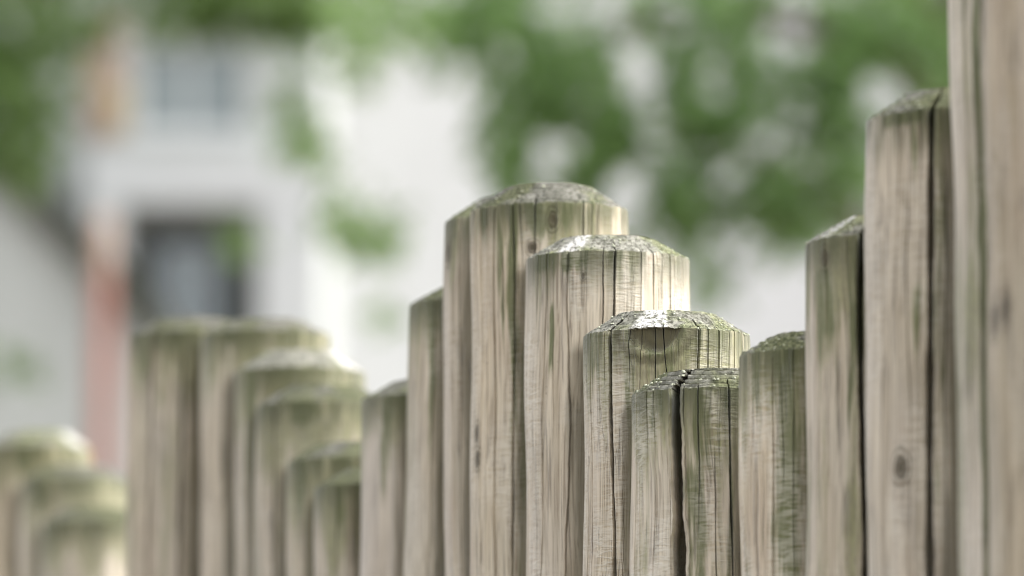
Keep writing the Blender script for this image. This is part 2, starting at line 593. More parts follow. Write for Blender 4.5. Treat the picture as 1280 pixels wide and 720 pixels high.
# low annex with a sloping verge in front of the house, lower left
D2 = 37.0
h2 = empty("gabled_annex", (-4.5, D2, 0), "low pale gabled annex with a dark sloping verge at the left edge", "annex")
slope_a, slope_b = q(-220, 20, D2), q(185, 420, D2)
G = Geo()
eave_x, eave_z = slope_b
apex_x, apex_z = slope_a
far_x = 2 * apex_x - eave_x
y0, y1 = D2, D2 + 2.6
G.v = [(far_x, y0, 0), (eave_x, y0, 0), (eave_x, y0, eave_z), (apex_x, y0, apex_z), (far_x, y0, eave_z),
       (far_x, y1, 0), (eave_x, y1, 0), (eave_x, y1, eave_z), (apex_x, y1, apex_z), (far_x, y1, eave_z)]
G.f = [(0, 1, 2, 3, 4), (9, 8, 7, 6, 5), (1, 6, 7, 2), (0, 4, 9, 5), (2, 7, 8, 3), (3, 8, 9, 4)]
G.build("wall", M_PALE, h2)
for (xa, za, xb, zb_) in ((apex_x, apex_z, eave_x + 0.15, eave_z - 0.148), (apex_x, apex_z, far_x - 0.15, eave_z - 0.148)):
    G = Geo()
    th = 0.32
    G.v = [(xa, y0 - 0.12, za + 0.01), (xb, y0 - 0.12, zb_ + 0.01), (xb, y0 - 0.12, zb_ + th), (xa, y0 - 0.12, za + th),
           (xa, y1 + 0.1, za + 0.01), (xb, y1 + 0.1, zb_ + 0.01), (xb, y1 + 0.1, zb_ + th), (xa, y1 + 0.1, za + th)]
    G.f = [(0, 1, 2, 3), (7, 6, 5, 4), (0, 4, 5, 1), (3, 2, 6, 7), (1, 5, 6, 2), (0, 3, 7, 4)]
    G.build("roof_slope", M_BOARD, h2)
settle(h2)

# red pole before the annex
D5 = 33.0
rp = at(128, 345, D5)
rq = at(128, 270, D5)
pole = empty("red_pole", (rp.x, D5, 0), "thick faded red pole standing before the pale annex wall", "pole")
G = Geo()
G.tube([(0, 0, -0.1), (0, 0, rp.z - 0.5), (0, 0, rp.z)], [0.06, 0.06, 0.058], 16)
G.build("shaft", M_RED, pole)
G = Geo()
G.tube([(0, 0, rp.z + 0.001), (0, 0, rq.z - 0.05), (0, 0, rq.z)], [0.052, 0.052, 0.03], 16)
G.build("upper_shaft", M_SHUTTER, pole)

# bright white block turned towards the light
D3 = 43.0
h3 = empty("white_block", (-0.9, D3, 0), "plain bright white building block between the house and the right tree", "house")
h3.rotation_euler = (0, 0, math.radians(8))
G = Geo()
wall_geo(G, -1.6, 1.05, 0, 9.2, 0, 0.3, [(-1.1, -0.4, 1.0, 2.3), (0.2, 0.8, 1.0, 2.3)])
G.box(-1.6, -1.3, 0.3, 5, 0, 9.2)
G.box(0.75, 1.05, 0.3, 5, 0, 9.2)
G.box(-1.3, 0.75, 4.7, 5, 0, 9.2)
G.build("wall", M_WHITE, h3)
window(h3, -1.1, -0.4, 1.0, 2.3, 0, M_PANE, M_TRIM)
window(h3, 0.2, 0.8, 1.0, 2.3, 0, M_PANE, M_TRIM)
gable_roof(h3, -1.6, 1.05, 0, 5, 9.2, 1.6, 0.2)

D4 = 48.0
h4 = empty("pale_house", (3.0, D4, 0), "long off-white house wall behind the leafy tree on the right", "house")
G = Geo()
HT = 10.4
holes4 = [(-2.0, -0.8, 0.9, 2.3), (1.0, 2.2, 0.9, 2.3)]
wall_geo(G, -4.2, 6.5, 0, HT, 0, 0.3, holes4)
G.box(-4.2, -3.9, 0.3, 7, 0, HT)
G.box(6.2, 6.5, 0.3, 7, 0, HT)
G.box(-3.9, 6.2, 6.7, 7, 0, HT)
G.build("wall", M_WHITE, h4)
for hh in holes4:
    window(h4, *hh, 0, M_PANE, M_TRIM)
G = Geo()
G.box(-3.895, 6.195, 0.305, 6.695, HT - 0.5, HT - 0.3)
G.build("roof", M_ROOF, h4)
G = Geo()
G.box(-4.26, 6.56, -0.06, 0.36, HT + 0.002, HT + 0.09)
G.build("parapet_cap", M_TRIM, h4)


# ------------------------------------------------------------------ trees
def leaves(name, mat, parent, clumps, gaps, d, depth, size, seed):
    """Many small folded leaves spread through clump volumes; gaps are open places in the crown. Units: survey pixels at distance d."""
    rng = random.Random(seed)
    k = d / FPX
    base = parent.location
    V, F, T = [], [], []
    for (cx, cy, rx, ry, n) in clumps:
        c = at(cx, cy, d)
        made = 0
        tries = 0
        while made < n and tries < n * 12:
            tries += 1
            a = Vector((rng.gauss(0, 1), rng.gauss(0, 1), rng.gauss(0, 1)))
            a = a.normalized() * (rng.random() ** 0.4)
            p = Vector((c.x + a.x * rx * k, c.y + a.y * depth, c.z + a.z * ry * k))
            ok = True
            for (gx, gy, ga, gb, keep) in gaps:
                gc = at(gx, gy, d)
                if ((p.x - gc.x) / (ga * k + size * 0.36)) ** 2 + ((p.z - gc.z) / (gb * k + size * 0.36)) ** 2 < 1 and rng.random() > keep:
                    ok = False
                    break
            if not ok:
                continue
            made += 1
            L = size * rng.uniform(0.6, 1.25)
            W = L * rng.uniform(0.38, 0.55)
            dr = Vector((rng.gauss(0, 1), rng.gauss(0, 1), rng.gauss(-0.3, 0.8))).normalized()
            up = Vector((rng.gauss(0, 0.7), rng.gauss(-0.3, 0.7), rng.gauss(0.7, 0.6)))
            sdv = dr.cross(up)
            if sdv.length < 0.05:
                continue
            sdv.normalize()
            nn = sdv.cross(dr)
            b = len(V)
            p = p - base
            V += [tuple(p), tuple(p + dr * L * 0.4 + sdv * W * 0.5 + nn * W * 0.16), tuple(p + dr * L - nn * L * 0.1), tuple(p + dr * L * 0.4 - sdv * W * 0.5 + nn * W * 0.16)]
            F += [(b, b + 1, b + 2), (b, b + 2, b + 3)]
            T += [rng.random()] * 4
    o = mesh_obj(name, V, F, mat, parent)
    at_ = o.data.attributes.new("tint", 'FLOAT', 'POINT')
    at_.data.foreach_set("value", np.array(T, dtype=np.float32))
    o["kind"] = "stuff"
    return o


def limb(parent, name, pts, radii, n=9):
    G = Geo()
    G.tube([Vector(p) - parent.location for p in pts], radii, n)
    return G.build(name, M_BARK, parent, True)


# right tree
DT = 17.0
tp = at(1215, 0, DT)
tr = empty("leafy_tree", (tp.x, DT, 0), "mid green leafy tree with bright gaps in its crown, behind the tall right posts", "tree")
limb(tr, "trunk", [(tp.x, DT, -0.1), (tp.x - 0.02, DT, 1.2), (tp.x + 0.03, DT + 0.05, 2.4), (tp.x, DT, 3.6), (tp.x - 0.05, DT, 4.6)], [0.14, 0.115, 0.1, 0.075, 0.03], 12)
for pts, r0 in (([(1215, 420), (1120, 330), (1030, 240), (940, 190), (820, 165)], 0.05),
                ([(1215, 200), (1100, 60), (900, 10), (720, 50), (620, 110)], 0.045),
                ([(1215, 60), (1080, -80), (900, -160), (700, -140)], 0.045)):
    P3 = [at(x, y, DT) for x, y in pts]
    limb(tr, "branch", P3, [r0 * (1 - 0.8 * i / (len(P3) - 1)) for i in range(len(P3))], 7)
clR = [(960, 300, 90, 40, 46), (840, 312, 50, 40, 22), (500, 15, 110, 40, 110), (560, 60, 45, 45, 51), (600, 15, 60, 50, 102), (1000, 250, 60, 50, 102), (860, 270, 60, 45, 93), (1040, 130, 60, 60, 110), (650, 40, 80, 70, 336), (735, 90, 95, 80, 403), (645, 150, 55, 70, 232), (640, 215, 40, 45, 112), (740, 170, 70, 70, 268), (730, 225, 60, 50, 160),
       (880, 20, 120, 60, 380), (850, 130, 60, 80, 250), (940, 110, 60, 70, 214), (1110, 30, 120, 70, 493), (1060, 100, 75, 65, 232), (1160, 100, 60, 70, 232),
       (1030, 170, 60, 70, 192), (955, 240, 60, 50, 192), (1065, 240, 45, 55, 152), (890, 355, 34, 40, 67), (850, 240, 70, 55, 192), (930, 185, 80, 60, 187),
       (820, 275, 60, 40, 74), (790, 200, 50, 60, 115), (990, 275, 60, 40, 81), (900, -90, 300, 70, 403), (1150, -100, 200, 100, 268), (1330, 100, 120, 180, 268), (680, -60, 120, 60, 201)]
gapR = [(692, 186, 27, 27, 0.04), (705, 8, 28, 24, 0.22), (790, 235, 29, 29, 0.04), (800, 85, 22, 43, 0.12), (900, 95, 24, 28, 0.22), (985, 48, 35, 30, 0.04),
        (855, 185, 28, 24, 0.22), (965, 160, 32, 26, 0.24), (1100, 118, 43, 26, 0.17), (1130, 88, 20, 17, 0.22), (840, 25, 15, 15, 0.27), (925, 205, 24, 20, 0.27), (1010, 125, 20, 22, 0.22), (1165, 0, 17, 11, 0.22),
        (1000, 210, 24, 24, 0.27), (880, 250, 24, 19, 0.27), (820, 155, 13, 14, 0.27), (945, 105, 13, 13, 0.30), (760, 22, 11, 11, 0.30), (1040, 180, 19, 20, 0.22), (640, 85, 7, 7, 0.30), (735, 120, 7, 7, 0.30), (830, 290, 37, 19, 0.30)]
leaves("crown", M_LEAF_A, tr, clR, gapR, DT, 0.5, 0.075, 3)

# left tree: its crown hangs into the top of the picture
DL = 21.0
lp = at(-330, 0, DL)
tl = empty("shady_tree", (lp.x, DL, 0), "dark green tree hanging into the top left corner before the house", "tree")
limb(tl, "trunk", [(lp.x, DL, -0.1), (lp.x + 0.05, DL, 1.5), (lp.x, DL, 3.4), (lp.x + 0.1, DL, 5.2)], [0.2, 0.16, 0.13, 0.06], 12)
for pts, r0 in (([(-330, 150), (-150, 60), (0, 0), (150, -60), (330, -90), (480, -40), (540, 60)], 0.06),
                ([(-330, 300), (-200, 180), (-80, 120), (30, 90)], 0.05)):
    P3 = [at(x, y, DL) for x, y in pts]
    limb(tl, "branch", P3, [r0 * (1 - 0.85 * i / (len(P3) - 1)) for i in range(len(P3))], 7)
clL = [(304, 300, 20, 26, 26), (120, 20, 70, 40, 60), (15, 150, 62, 90, 420), (20, 30, 90, 60, 260), (-90, 100, 110, 180, 800), (230, 5, 75, 40, 170), (320, 8, 100, 42, 420), (400, 15, 60, 40, 110), (440, 50, 80, 55, 110),
       (370, 150, 30, 60, 80), (455, 285, 54, 40, 105), (480, 385, 30, 34, 16), (250, -90, 300, 70, 900), (90, 60, 50, 50, 40), (20, 460, 60, 32, 26), (405, 220, 25, 50, 30), (540, 20, 70, 40, 45)]
leaves("crown", M_LEAF_B, tl, clL, [], DL, 0.6, 0.10, 5)


# ------------------------------------------------------------------ palisade posts
# post left edge -> left edge and rim height of the nearer post it touches
JOINTS = {1183: (1231, -900), 1083: (1183, -900), 1007: (1083, 152), 925: (1007, 306), 787: (925, 446), 727: (787, 495), 657: (727, 422), 588: (657, 326), 556: (588, 266), 510: (556, 279), 450: (510, 382), 393: (450, 501), 359: (393, 612), 320: (359, 579), 293: (320, 509), 252: (293, 467), 161: (252, 421), 26: (52, 656), -18: (26, 604)}


def make_post(label, left_px, rim_px, d, R, ch, inset, seed, cracks=(), knots=(), algae=0.5, tone=1.0, ripple=0.7, lichen=0.5, lean=(0.0, 0.0),
              fine=True, ring_amp=0.0006, chip=0.0004, bleach_highlight=None, tilt=0.0, H=None, dome=0.001, auto=None, bits=0, moss=(), captone=1.0, warm=None):
    rng = random.Random(seed)
    nr = np.random.RandomState(seed)
    k = d / FPX
    e = at(left_px, rim_px, d)
    cx = e.x + R
    top_z = e.z if H is None else H
    cy = d
    low_z = at(0, 735, d).z - 0.03
    # ---- crack list: angle, half width (m), depth (m), start below rim, length, meander, over the cap?
    cl = []
    for c in cracks:
        cl.append(dict(t=math.radians(c[0]), w=c[1] / 2000, dep=c[2] / 1000, s=c[3], L=c[4], me=c[5], cap=c[6]))
    na = (22 if fine else 6) if auto is None else auto
    for i in range(na):
        for _ in range(30):
            t = math.radians(rng.uniform(-92, 92))
            if all(abs(t - c["t"]) > 0.085 for c in cl):
                long_ = rng.random() < 0.5
                cl.append(dict(t=t, w=rng.uniform(0.00018, 0.00045), dep=rng.uniform(0.0012, 0.003), s=-0.002 if rng.random() < 0.55 else rng.uniform(0.01, 0.1),
                               L=rng.uniform(0.12, 0.6) if long_ else rng.uniform(0.03, 0.1), me=rng.uniform(0.01, 0.04), cap=rng.random() < 0.25))
                break
    cl.sort(key=lambda c: c["t"])
    # ---- columns
    st = math.radians(1.7 if fine else 3.4)
    base = list(np.arange(math.radians(-106), math.radians(106), st)) + list(np.arange(math.radians(106), math.radians(254), math.radians(8)))
    cols = []          # (u, crack index or -1, k)
    for u in base:
        if all(abs(u - c["t"]) > c["w"] / R * 1.9 + 0.004 for c in cl):
            cols.append((u, -1, 0.0))
    for i, c in enumerate(cl):
        for kk in (-1.5, -1.0, -0.8, 0.0, 0.8, 1.0, 1.5):
            cols.append((c["t"] + kk * c["w"] / R, i, kk))
    cols.sort()
    U = np.array([c[0] for c in cols])
    CI = np.array([c[1] for c in cols])
    KK = np.array([c[2] for c in cols])
    nc = len(cols)
    # ---- rows: z and base radius
    dz = 0.0022 if fine else 0.007
    zr = [-0.15, 0.0, low_z * 0.5, low_z - 0.05] + list(np.arange(low_z, top_z - 0.0035, dz)) + [top_z - 0.003, top_z - 0.0016, top_z - 0.0006, top_z]
    nside = len(zr)
    ncap = 32 if fine else 9
    rows = [(z, R, 0.0) for z in zr]
    for i in range(1, ncap + 1):
        f = i / ncap
        rows.append((top_z + ch * f, R - inset * f, f))
    rin = R - inset
    for i in range(1, 7):
        f = i / 6.4
        rows.append((top_z + ch + dome * (1 - (1 - f) ** 2), rin * (1 - f), 1.0 + f))
    nrow = len(rows)
    Z = np.array([r[0] for r in rows])[:, None] * np.ones((1, nc))
    RR = np.array([r[1] for r in rows])[:, None] * np.ones((1, nc))
    CF = np.array([r[2] for r in rows])[:, None] * np.ones((1, nc))
    T = np.ones((nrow, 1)) * U[None, :]
    below = top_z - Z
    # spiral grain, then the meander of the cracks
    T = T + rng.uniform(-0.35, 0.35) * np.maximum(top_z - Z, 0) * (Z > 0.3)
    for i, c in enumerate(cl):
        ph = [rng.uniform(0, 6.28) for _ in range(4)]
        zz = np.minimum(Z[:, :1], top_z)
        bl = np.maximum(top_z - zz, 0)
        off = c["me"] * (np.sin(zz * 16 + ph[0]) + 0.5 * np.sin(zz * 41 + ph[1]) + 0.14 * np.sin(zz * 130 + ph[2]) + 0.05 * np.sin(zz * 420 + ph[3])) / R * 0.045
        win = np.exp(-((U[None, :] - c["t"]) / 0.09) ** 2)
        T = T + off * win
        c["ph"] = ph
    # out-of-round trunk
    a1, a2, a3 = nr.uniform(0, 6.28, 3)
    out = 1 + 0.010 * np.sin(2 * T + a1) + 0.006 * np.sin(3 * T + a2) + 0.004 * np.sin(5 * T + a3)
    und = 0.0006 * np.sin(Z * 21 + a1 + T) + 0.0004 * np.sin(Z * 47 + a2 + 2 * T)
    rad = RR * out + und * (CF < 1)
    depth = np.zeros_like(rad)
    slot = np.zeros_like(rad)
    aim = np.zeros_like(rad)
    ck = np.zeros_like(rad)
    for i, c in enumerate(cl):
        m = CI == i
        if not m.any():
            continue
        bl = below[:, m]
        f1 = np.clip((bl - c["s"]) / 0.02, 0, 1) if c["s"] > 0 else np.ones_like(bl)
        f2 = np.clip((c["s"] + c["L"] - bl) / (0.45 * c["L"] + 0.01), 0, 1)
        capf = np.where(CF[:, m] > 0, 1.0 if (c["cap"] or c["s"] <= 0) else 0.0, 1.0)
        rough = 1 + 0.16 * np.sin(bl * 70 + c["ph"][0]) + 0.10 * np.sin(bl * 190 + c["ph"][1]) + 0.05 * np.sin(bl * 800)
        amt = np.clip(f1 * f2 * capf, 0, 1)
        wid = np.maximum(amt ** 0.6 * rough, 0.06)
        ccol = np.array([c["t"]])
        mean = T[:, m] - KK[m][None, :] * c["w"] / R
        T[:, m] = mean + KK[m][None, :] * c["w"] / R * wid
        prof = np.where(np.abs(KK[m]) > 1.2, -0.03, np.where(np.abs(KK[m]) > 0.9, 0.02, np.where(np.abs(KK[m]) > 0.3, 0.85, 1.0)))[None, :]
        wide = c["w"] > 0.0009      # a wide check aims at an off-centre pith
        onside = CF[:, m] <= 0
        capon = 1.0 if (c["cap"] or c["s"] <= 0) else 0.0
        amt2 = np.where(onside, amt, np.clip(f1 * f2, 0, 1) * capon)
        full = min(c["dep"] * 2.2, 0.04) * amt2 * prof
        slot[:, m] += np.where(onside, full, np.sign(full) * np.maximum(np.abs(full) - (R - RR[:, m]), 0))
        aim[:, m] = c["t"] * (0.3 if wide else 1.0)
        ck[:, m] = np.maximum(ck[:, m], amt * np.clip(prof, 0, 1) * min(1.0, c["w"] / 0.0004))
    iscap = CF > 0
    rad = np.maximum(rad, 0.0004)
    # cap relief: growth-ring steps and chipped saw marks
    X = rad * np.sin(T)
    Y = -rad * np.cos(T)
    pit = (rng.uniform(-0.006, 0.006), rng.uniform(-0.006, 0.006))
    rho = np.hypot(X - pit[0], (Y - pit[1]) * 1.06)
    pitch = 0.0046
    saw = (rho / pitch) % 1.0
    ridged = ring_amp > 0.001
    if ridged:
        saw = (CF * 4.3 + 0.10 * np.sin(3 * T + a1) + 0.05 * np.sin(11 * T + a2) + 0.03 * np.sin(29 * T)) % 1.0
    ringv = np.where(saw < 0.6, saw / 0.6, (1 - saw) / 0.4)
    fade = np.clip(CF / 0.10, 0, 1)
    chipn = np.zeros_like(rad)
    rimn = np.zeros_like(rad)
    kd = np.full_like(rad, 9.0)
    for j in range(nrow):
        if CF[j, 0] > 0:
            for i in range(nc):
                v = (X[j, i] * 260 + seed, Y[j, i] * 260, Z[j, i] * 260)
                chipn[j, i] = noise.noise(v) + 0.6 * noise.noise((v[0] * 2.3, v[1] * 2.3, v[2] * 2.3 + 5))
    if ridged:
        rad = rad + fade * (ringv - 0.5) * 0.0022 * (CF < 1)
    Z += fade * ((0.0005 if ridged else ring_amp) * (ringv - 0.5) * 2 + chip * chipn) * (CF < 1.5)
    rad2 = rad + fade * chip * 0.6 * chipn * (CF < 1)
    # worn rim
    nz = np.array([noise.noise((math.sin(u) * 9 + seed, math.cos(u) * 9, 1.3)) + 0.7 * noise.noise((math.sin(u) * 38 + seed, math.cos(u) * 38, 2.3)) for u in U])
    rimw = np.exp(-(np.maximum(below, 0) / 0.004)) * (CF <= 0) + np.clip(1 - CF * 2.5, 0, 1) * (CF > 0)
    Z += rimw * nz[None, :] * 0.0009
    rad2 -= np.exp(-(np.abs(below) / 0.0012)) * 0.0003 * (CF <= 0.05)
    # a slanted saw cut
    Z += (rad2 * np.sin(T)) * math.tan(math.radians(tilt)) * np.clip(1 - np.maximum(below, 0) / 0.06, 0, 1)
    # knots
    for (kt, kz, ka, kb) in knots:
        kt = math.radians(kt)
        dd = np.hypot((T - kt) * R / (ka / 1000), (below - kz) / (kb / 1000))
        kd = np.minimum(kd, dd)
        if ka > 9:      # a big scooped scar
            rad2 -= 0.0032 * np.clip((1.05 - dd) / 0.25, 0, 1) * (CF <= 0) - 0.0006 * np.exp(-((dd - 1.15) / 0.12) ** 2) * (CF <= 0)
        rad2 += np.where(CF <= 0, 0.0012 * np.exp(-(dd / 1.1) ** 2) * np.clip((dd - 0.35), -0.6, 1), 0)
    X = rad2 * np.sin(T) - slot * np.sin(aim)
    Y = -rad2 * np.cos(T) + slot * np.cos(aim)
    lx, ly = math.tan(math.radians(lean[0])), math.tan(math.radians(lean[1]))
    X = X + (Z - top_z) * lx
    Y = Y + (Z - top_z) * ly
    verts = np.stack([X, Y, Z], -1).reshape(-1, 3)
    faces = []
    nsd = nside - 1
    mats = []
    for j in range(nrow - 1):
        b0, b1 = j * nc, (j + 1) * nc
        for i in range(nc):
            i2 = (i + 1) % nc
            faces.append((b0 + i, b0 + i2, b1 + i2, b1 + i))
        mats += [0 if j < nsd else 1] * nc
    faces.append(tuple((nrow - 1) * nc + i for i in range(nc)))
    mats.append(1)
    faces.append(tuple(i for i in reversed(range(nc))))
    mats.append(0)
    o = mesh_obj("timber_post", verts.tolist(), faces, [M_SIDE, M_CAP])
    me = o.data
    me.polygons.foreach_set("material_index", np.array(mats, dtype=np.int32))
    me.shade_smooth()
    me.set_sharp_from_angle(angle=math.radians(38))
    bl = np.zeros_like(rad)
    if bleach_highlight:
        for (b0, b1) in bleach_highlight:
            b0, b1 = math.radians(b0), math.radians(b1)
            bl = np.maximum(bl, np.clip((T - b0) / 0.09, 0, 1) * np.clip((b1 - T) / 0.05, 0, 1))
    mo = np.zeros_like(rad)
    for (mt, mw, mz, ml, ms) in moss:
        wobble = math.radians(mw) * 0.15 * (np.sin(below * 60 + mt) + 0.5 * np.sin(below * 170 + 2 * mt))
        g_ = np.exp(-((T - math.radians(mt) + wobble) / math.radians(mw)) ** 2) * np.clip((below - mz) / 0.012 + 1, 0, 1) * np.clip((mz + ml - below) / (0.6 * ml), 0, 1)
        mo = np.maximum(mo, ms * g_)
    # shade painted into the colour beside the seam with the next, nearer post
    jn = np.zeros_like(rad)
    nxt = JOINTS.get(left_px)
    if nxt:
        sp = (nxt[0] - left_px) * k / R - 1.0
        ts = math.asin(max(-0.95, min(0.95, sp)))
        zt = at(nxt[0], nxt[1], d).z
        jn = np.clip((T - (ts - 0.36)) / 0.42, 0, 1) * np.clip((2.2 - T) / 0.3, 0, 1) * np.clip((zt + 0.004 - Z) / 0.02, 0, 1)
    pc = np.stack([T * R, -below, CF * 0.02], -1).astype(np.float32)
    A = me.attributes.new("pc", 'FLOAT_VECTOR', 'POINT')
    A.data.foreach_set("vector", pc.ravel())
    for nm, arr in (("top", below), ("knot", kd), ("crack", ck), ("ring", np.where(CF > 0, ringv if ridged else 0.6 + 0 * ringv, 1)), ("bleach_highlight", bl), ("moss", mo), ("joint_shade", jn)):
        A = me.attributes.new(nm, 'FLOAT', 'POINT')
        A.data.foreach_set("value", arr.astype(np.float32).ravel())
    me.update()
    o.location = (cx, cy, 0)
    o["label"] = label
    o["category"] = "post"
    o["group"] = "round timber posts of the palisade"
    o["seed"] = float(seed % 37) * 0.61
    o["algae"] = float(algae)
    o["tone"] = float(tone)
    o["warm"] = random.Random(seed * 7).uniform(0.78, 1.05) if warm is None else warm
    o["ripple"] = float(ripple)
    o["lichen"] = float(lichen)
    o["captone"] = float(captone)
    o["dashes"] = 0.25 if ridged else 1.0
    if bits:
        V, F = [], []
        grid = verts.reshape(nrow, nc, 3)
        front = [i for i in range(nc) if abs(U[i]) < 1.6]
        for _ in range(bits):
            j = nside - 1 + int((rng.random() ** 1.6) * (ncap - 1))
            i = rng.choice(front)
            p = grid[j, i]
            s = rng.uniform(0.0004, 0.0011) * (1.5 if rng.random() < 0.12 else 1)
            b = len(V)
            n_ = 6
            for lev, (rr, hh) in enumerate(((1.0, -0.3), (0.95, 0.35), (0.5, 0.8))):
                for q_ in range(n_):
                    an = q_ * math.pi / 3 + lev * 0.4
                    jit = rng.uniform(0.65, 1.25)
                    V.append((p[0] + math.cos(an) * s * rr * jit, p[1] + math.sin(an) * s * rr * jit, p[2] + s * hh * rng.uniform(0.7, 1.2)))
            for lev in range(2):
                for q_ in range(n_):
                    F.append((b + lev * n_ + q_, b + lev * n_ + (q_ + 1) % n_, b + (lev + 1) * n_ + (q_ + 1) % n_, b + (lev + 1) * n_ + q_))
            F.append(tuple(b + 2 * n_ + q_ for q_ in range(n_)))
        L = mesh_obj("lichen", V, F, M_LICHEN, o, True)
        L["kind"] = "stuff"
    return o


# cracks: (angle deg from the camera side, + = right; width mm; depth mm; start below rim m; length m; meander; runs over the cap)
# nearest posts, right
make_post("nearest and blurriest brown post, cut off by the right picture edge", 1231, 0, 2.92, 0.0525, 0.018, 0.02, 11, knots=[(-75, 0.33, 4, 8), (-62, 0.325, 3, 8)],
          warm=1.1, algae=-0.3, tone=0.86, ripple=0.35, H=1.12, fine=True, auto=15)
make_post("tall greyish green streaked post, second from the right picture edge, top out of view", 1183, 0, 3.02, 0.0525, 0.018, 0.02, 12, cracks=[(-52, 1.6, 5, 0.12, 0.5, 0.01, False)],
          moss=[(-50, 4.5, 0, 0.9, 1), (-62, 3, 0, 0.2, 0.6), (-38, 4, 0, 0.6, 0.6)], warm=0.75, algae=0.85, tone=1.12, ripple=0.4, H=1.07, lean=(-0.6, 0), auto=15)
make_post("tall brown post with low oval knot and deep dark crack down its right side", 1083, 152, 3.12, 0.0525, 0.0145, 0.022, 13,
          cracks=[(-22, 4.2, 9, -0.01, 0.6, 0.012, True), (-46, 0.8, 3, -0.01, 0.12, 0.008, False)], knots=[(-44, 0.196, 4.5, 7.5)],
          moss=[(-45, 25, 0, 0.012, 1), (-35, 5, 0, 0.05, 0.7), (-30, 8, 0.1, 0.05, 0.5), (-17, 8, 0, 0.3, 0.5)], warm=0.92, algae=-0.2, tone=1.0, ripple=0.6, lichen=0.3, auto=16, lean=(0.2, 0), bits=25)
make_post("olive tinted post with a round knot beside a long crack just below its top", 1007, 306, 3.22, 0.0520, 0.0135, 0.022, 14,
          cracks=[(-27, 3.6, 9, -0.01, 0.5, 0.02, True)], knots=[(-53, 0.012, 3.6, 5.2)],
          moss=[(-29, 8, 0, 0.15, 0.8), (-55, 16, 0.02, 0.08, 0.8)], warm=0.95, algae=0.6, tone=0.98, ripple=0.15, lichen=0.7, auto=16, lean=(0.35, 0), bleach_highlight=[(-66, -50)], bits=60)
make_post("short green tinged post with ridged mossy top, just left of the olive knotted post", 925, 446, 3.32, 0.0520, 0.0125, 0.021, 15,
          cracks=[(-42, 1.0, 4, 0.002, 0.3, 0.015, False), (-62, 0.5, 3, 0.02, 0.1, 0.01, False)], moss=[(-30, 14, 0, 0.25, 1), (-58, 14, 0, 0.05, 0.8)], warm=1.05, algae=0.45, tone=1.12, ripple=1.0, lichen=0.6, ring_amp=0.0013, auto=18, bits=70)
make_post("lowest front post split by a wide black crack from its grooved top down", 787, 495, 3.42, 0.0522, 0.0135, 0.021, 16,
          cracks=[(-30, 6.4, 20, -0.02, 0.9, 0.004, True), (6, 1.2, 4, 0.0, 0.16, 0.012, False), (13, 0.7, 3, 0.02, 0.4, 0.012, False)],
          moss=[(-14, 10, 0, 0.3, 0.75), (-50, 18, 0, 0.03, 0.8), (7, 4, 0, 0.2, 0.6), (25, 6, 0.03, 0.2, 0.6)], warm=0.95, algae=0.5, tone=1.16, ripple=1.1, lichen=0.25, ring_amp=0.0016, chip=0.0003, auto=17, bits=80, lean=(0.0, 0))
make_post("post with a half round scar under its top and a white patch on the chamfer", 727, 422, 3.51, 0.0520, 0.0135, 0.021, 17,
          cracks=[(-42, 2.6, 8, -0.01, 0.6, 0.02, True), (20, 1.3, 5, -0.002, 0.09, 0.04, False), (37, 1.0, 4, -0.002, 0.06, 0.02, False), (-64, 0.7, 3, 0.0, 0.4, 0.01, False), (-54, 0.5, 2, 0.0, 0.06, 0.01, False), (53, 0.6, 3, -0.002, 0.1, 0.01, False)],
          knots=[(-9, -0.001, 17, 16)], moss=[(-9, 14, 0, 0.03, 1), (-60, 8, 0, 0.05, 0.8), (0, 14, 0.012, 0.06, 0.7), (-25, 8, 0.02, 0.15, 0.6)], algae=0.15, tone=1.0, ripple=0.85, lichen=0.35, ring_amp=0.0003, chip=0.0004, bleach_highlight=[(-28, 1)], auto=17, bits=60, lean=(-0.1, 0))
make_post("pinkish pale post with several thin black cracks, behind the white patched one", 657, 326, 3.61, 0.0523, 0.0130, 0.022, 18,
          cracks=[(-28, 1.1, 5, -0.002, 0.3, 0.045, False), (4, 1.4, 6, -0.004, 0.4, 0.012, True), (-49, 1.1, 4, 0.0, 0.5, 0.03, False), (-40, 0.6, 3, 0.004, 0.12, 0.03, False),
                  (24, 0.6, 3, -0.002, 0.2, 0.01, False), (34, 0.8, 4, -0.002, 0.2, 0.01, False), (50, 0.7, 4, -0.002, 0.2, 0.01, False)],
          knots=[(-18, 0.016, 1.6, 2.4)], moss=[(-50, 12, 0, 0.02, 1), (-25, 14, 0, 0.018, 1), (-43, 2.5, 0.04, 0.07, 0.9), (5, 10, 0, 0.012, 0.7)], warm=0.95, algae=-0.6, tone=1.06, ripple=0.85, lichen=0.2, ring_amp=0.0003, chip=0.0004, bleach_highlight=[(-41, -19)], auto=14, bits=50)
make_post("tallest middle post with a rounded grey top and dark green streaks", 588, 266, 3.71, 0.0518, 0.0155, 0.023, 19,
          cracks=[(-44, 1.4, 5, -0.002, 0.35, 0.02, False), (-28, 1.6, 5, -0.002, 0.7, 0.025, False), (-60, 0.9, 4, 0.0, 0.5, 0.02, False), (-10, 1.2, 4, -0.002, 0.05, 0.02, False), (24, 1.2, 4, -0.002, 0.06, 0.02, False), (70, 1.0, 4, -0.002, 0.2, 0.01, False)],
          knots=[(-12, 0.03, 3.2, 4.2), (2, 0.012, 3, 6), (-66, 0.148, 2.6, 6.5), (-64, 0.165, 3, 6)], moss=[(-27, 6, 0, 0.2, 1), (-55, 5, 0, 0.03, 0.9), (-5, 16, 0, 0.035, 1), (-20, 5, 0.1, 0.2, 0.7), (-38, 3, 0, 0.14, 0.7), (12, 9, 0, 0.03, 0.8)], captone=0.7, warm=1.05, algae=0.0, tone=1.08, ripple=0.6, lichen=0.1, chip=0.0004, auto=14, dome=0.004, bits=25)
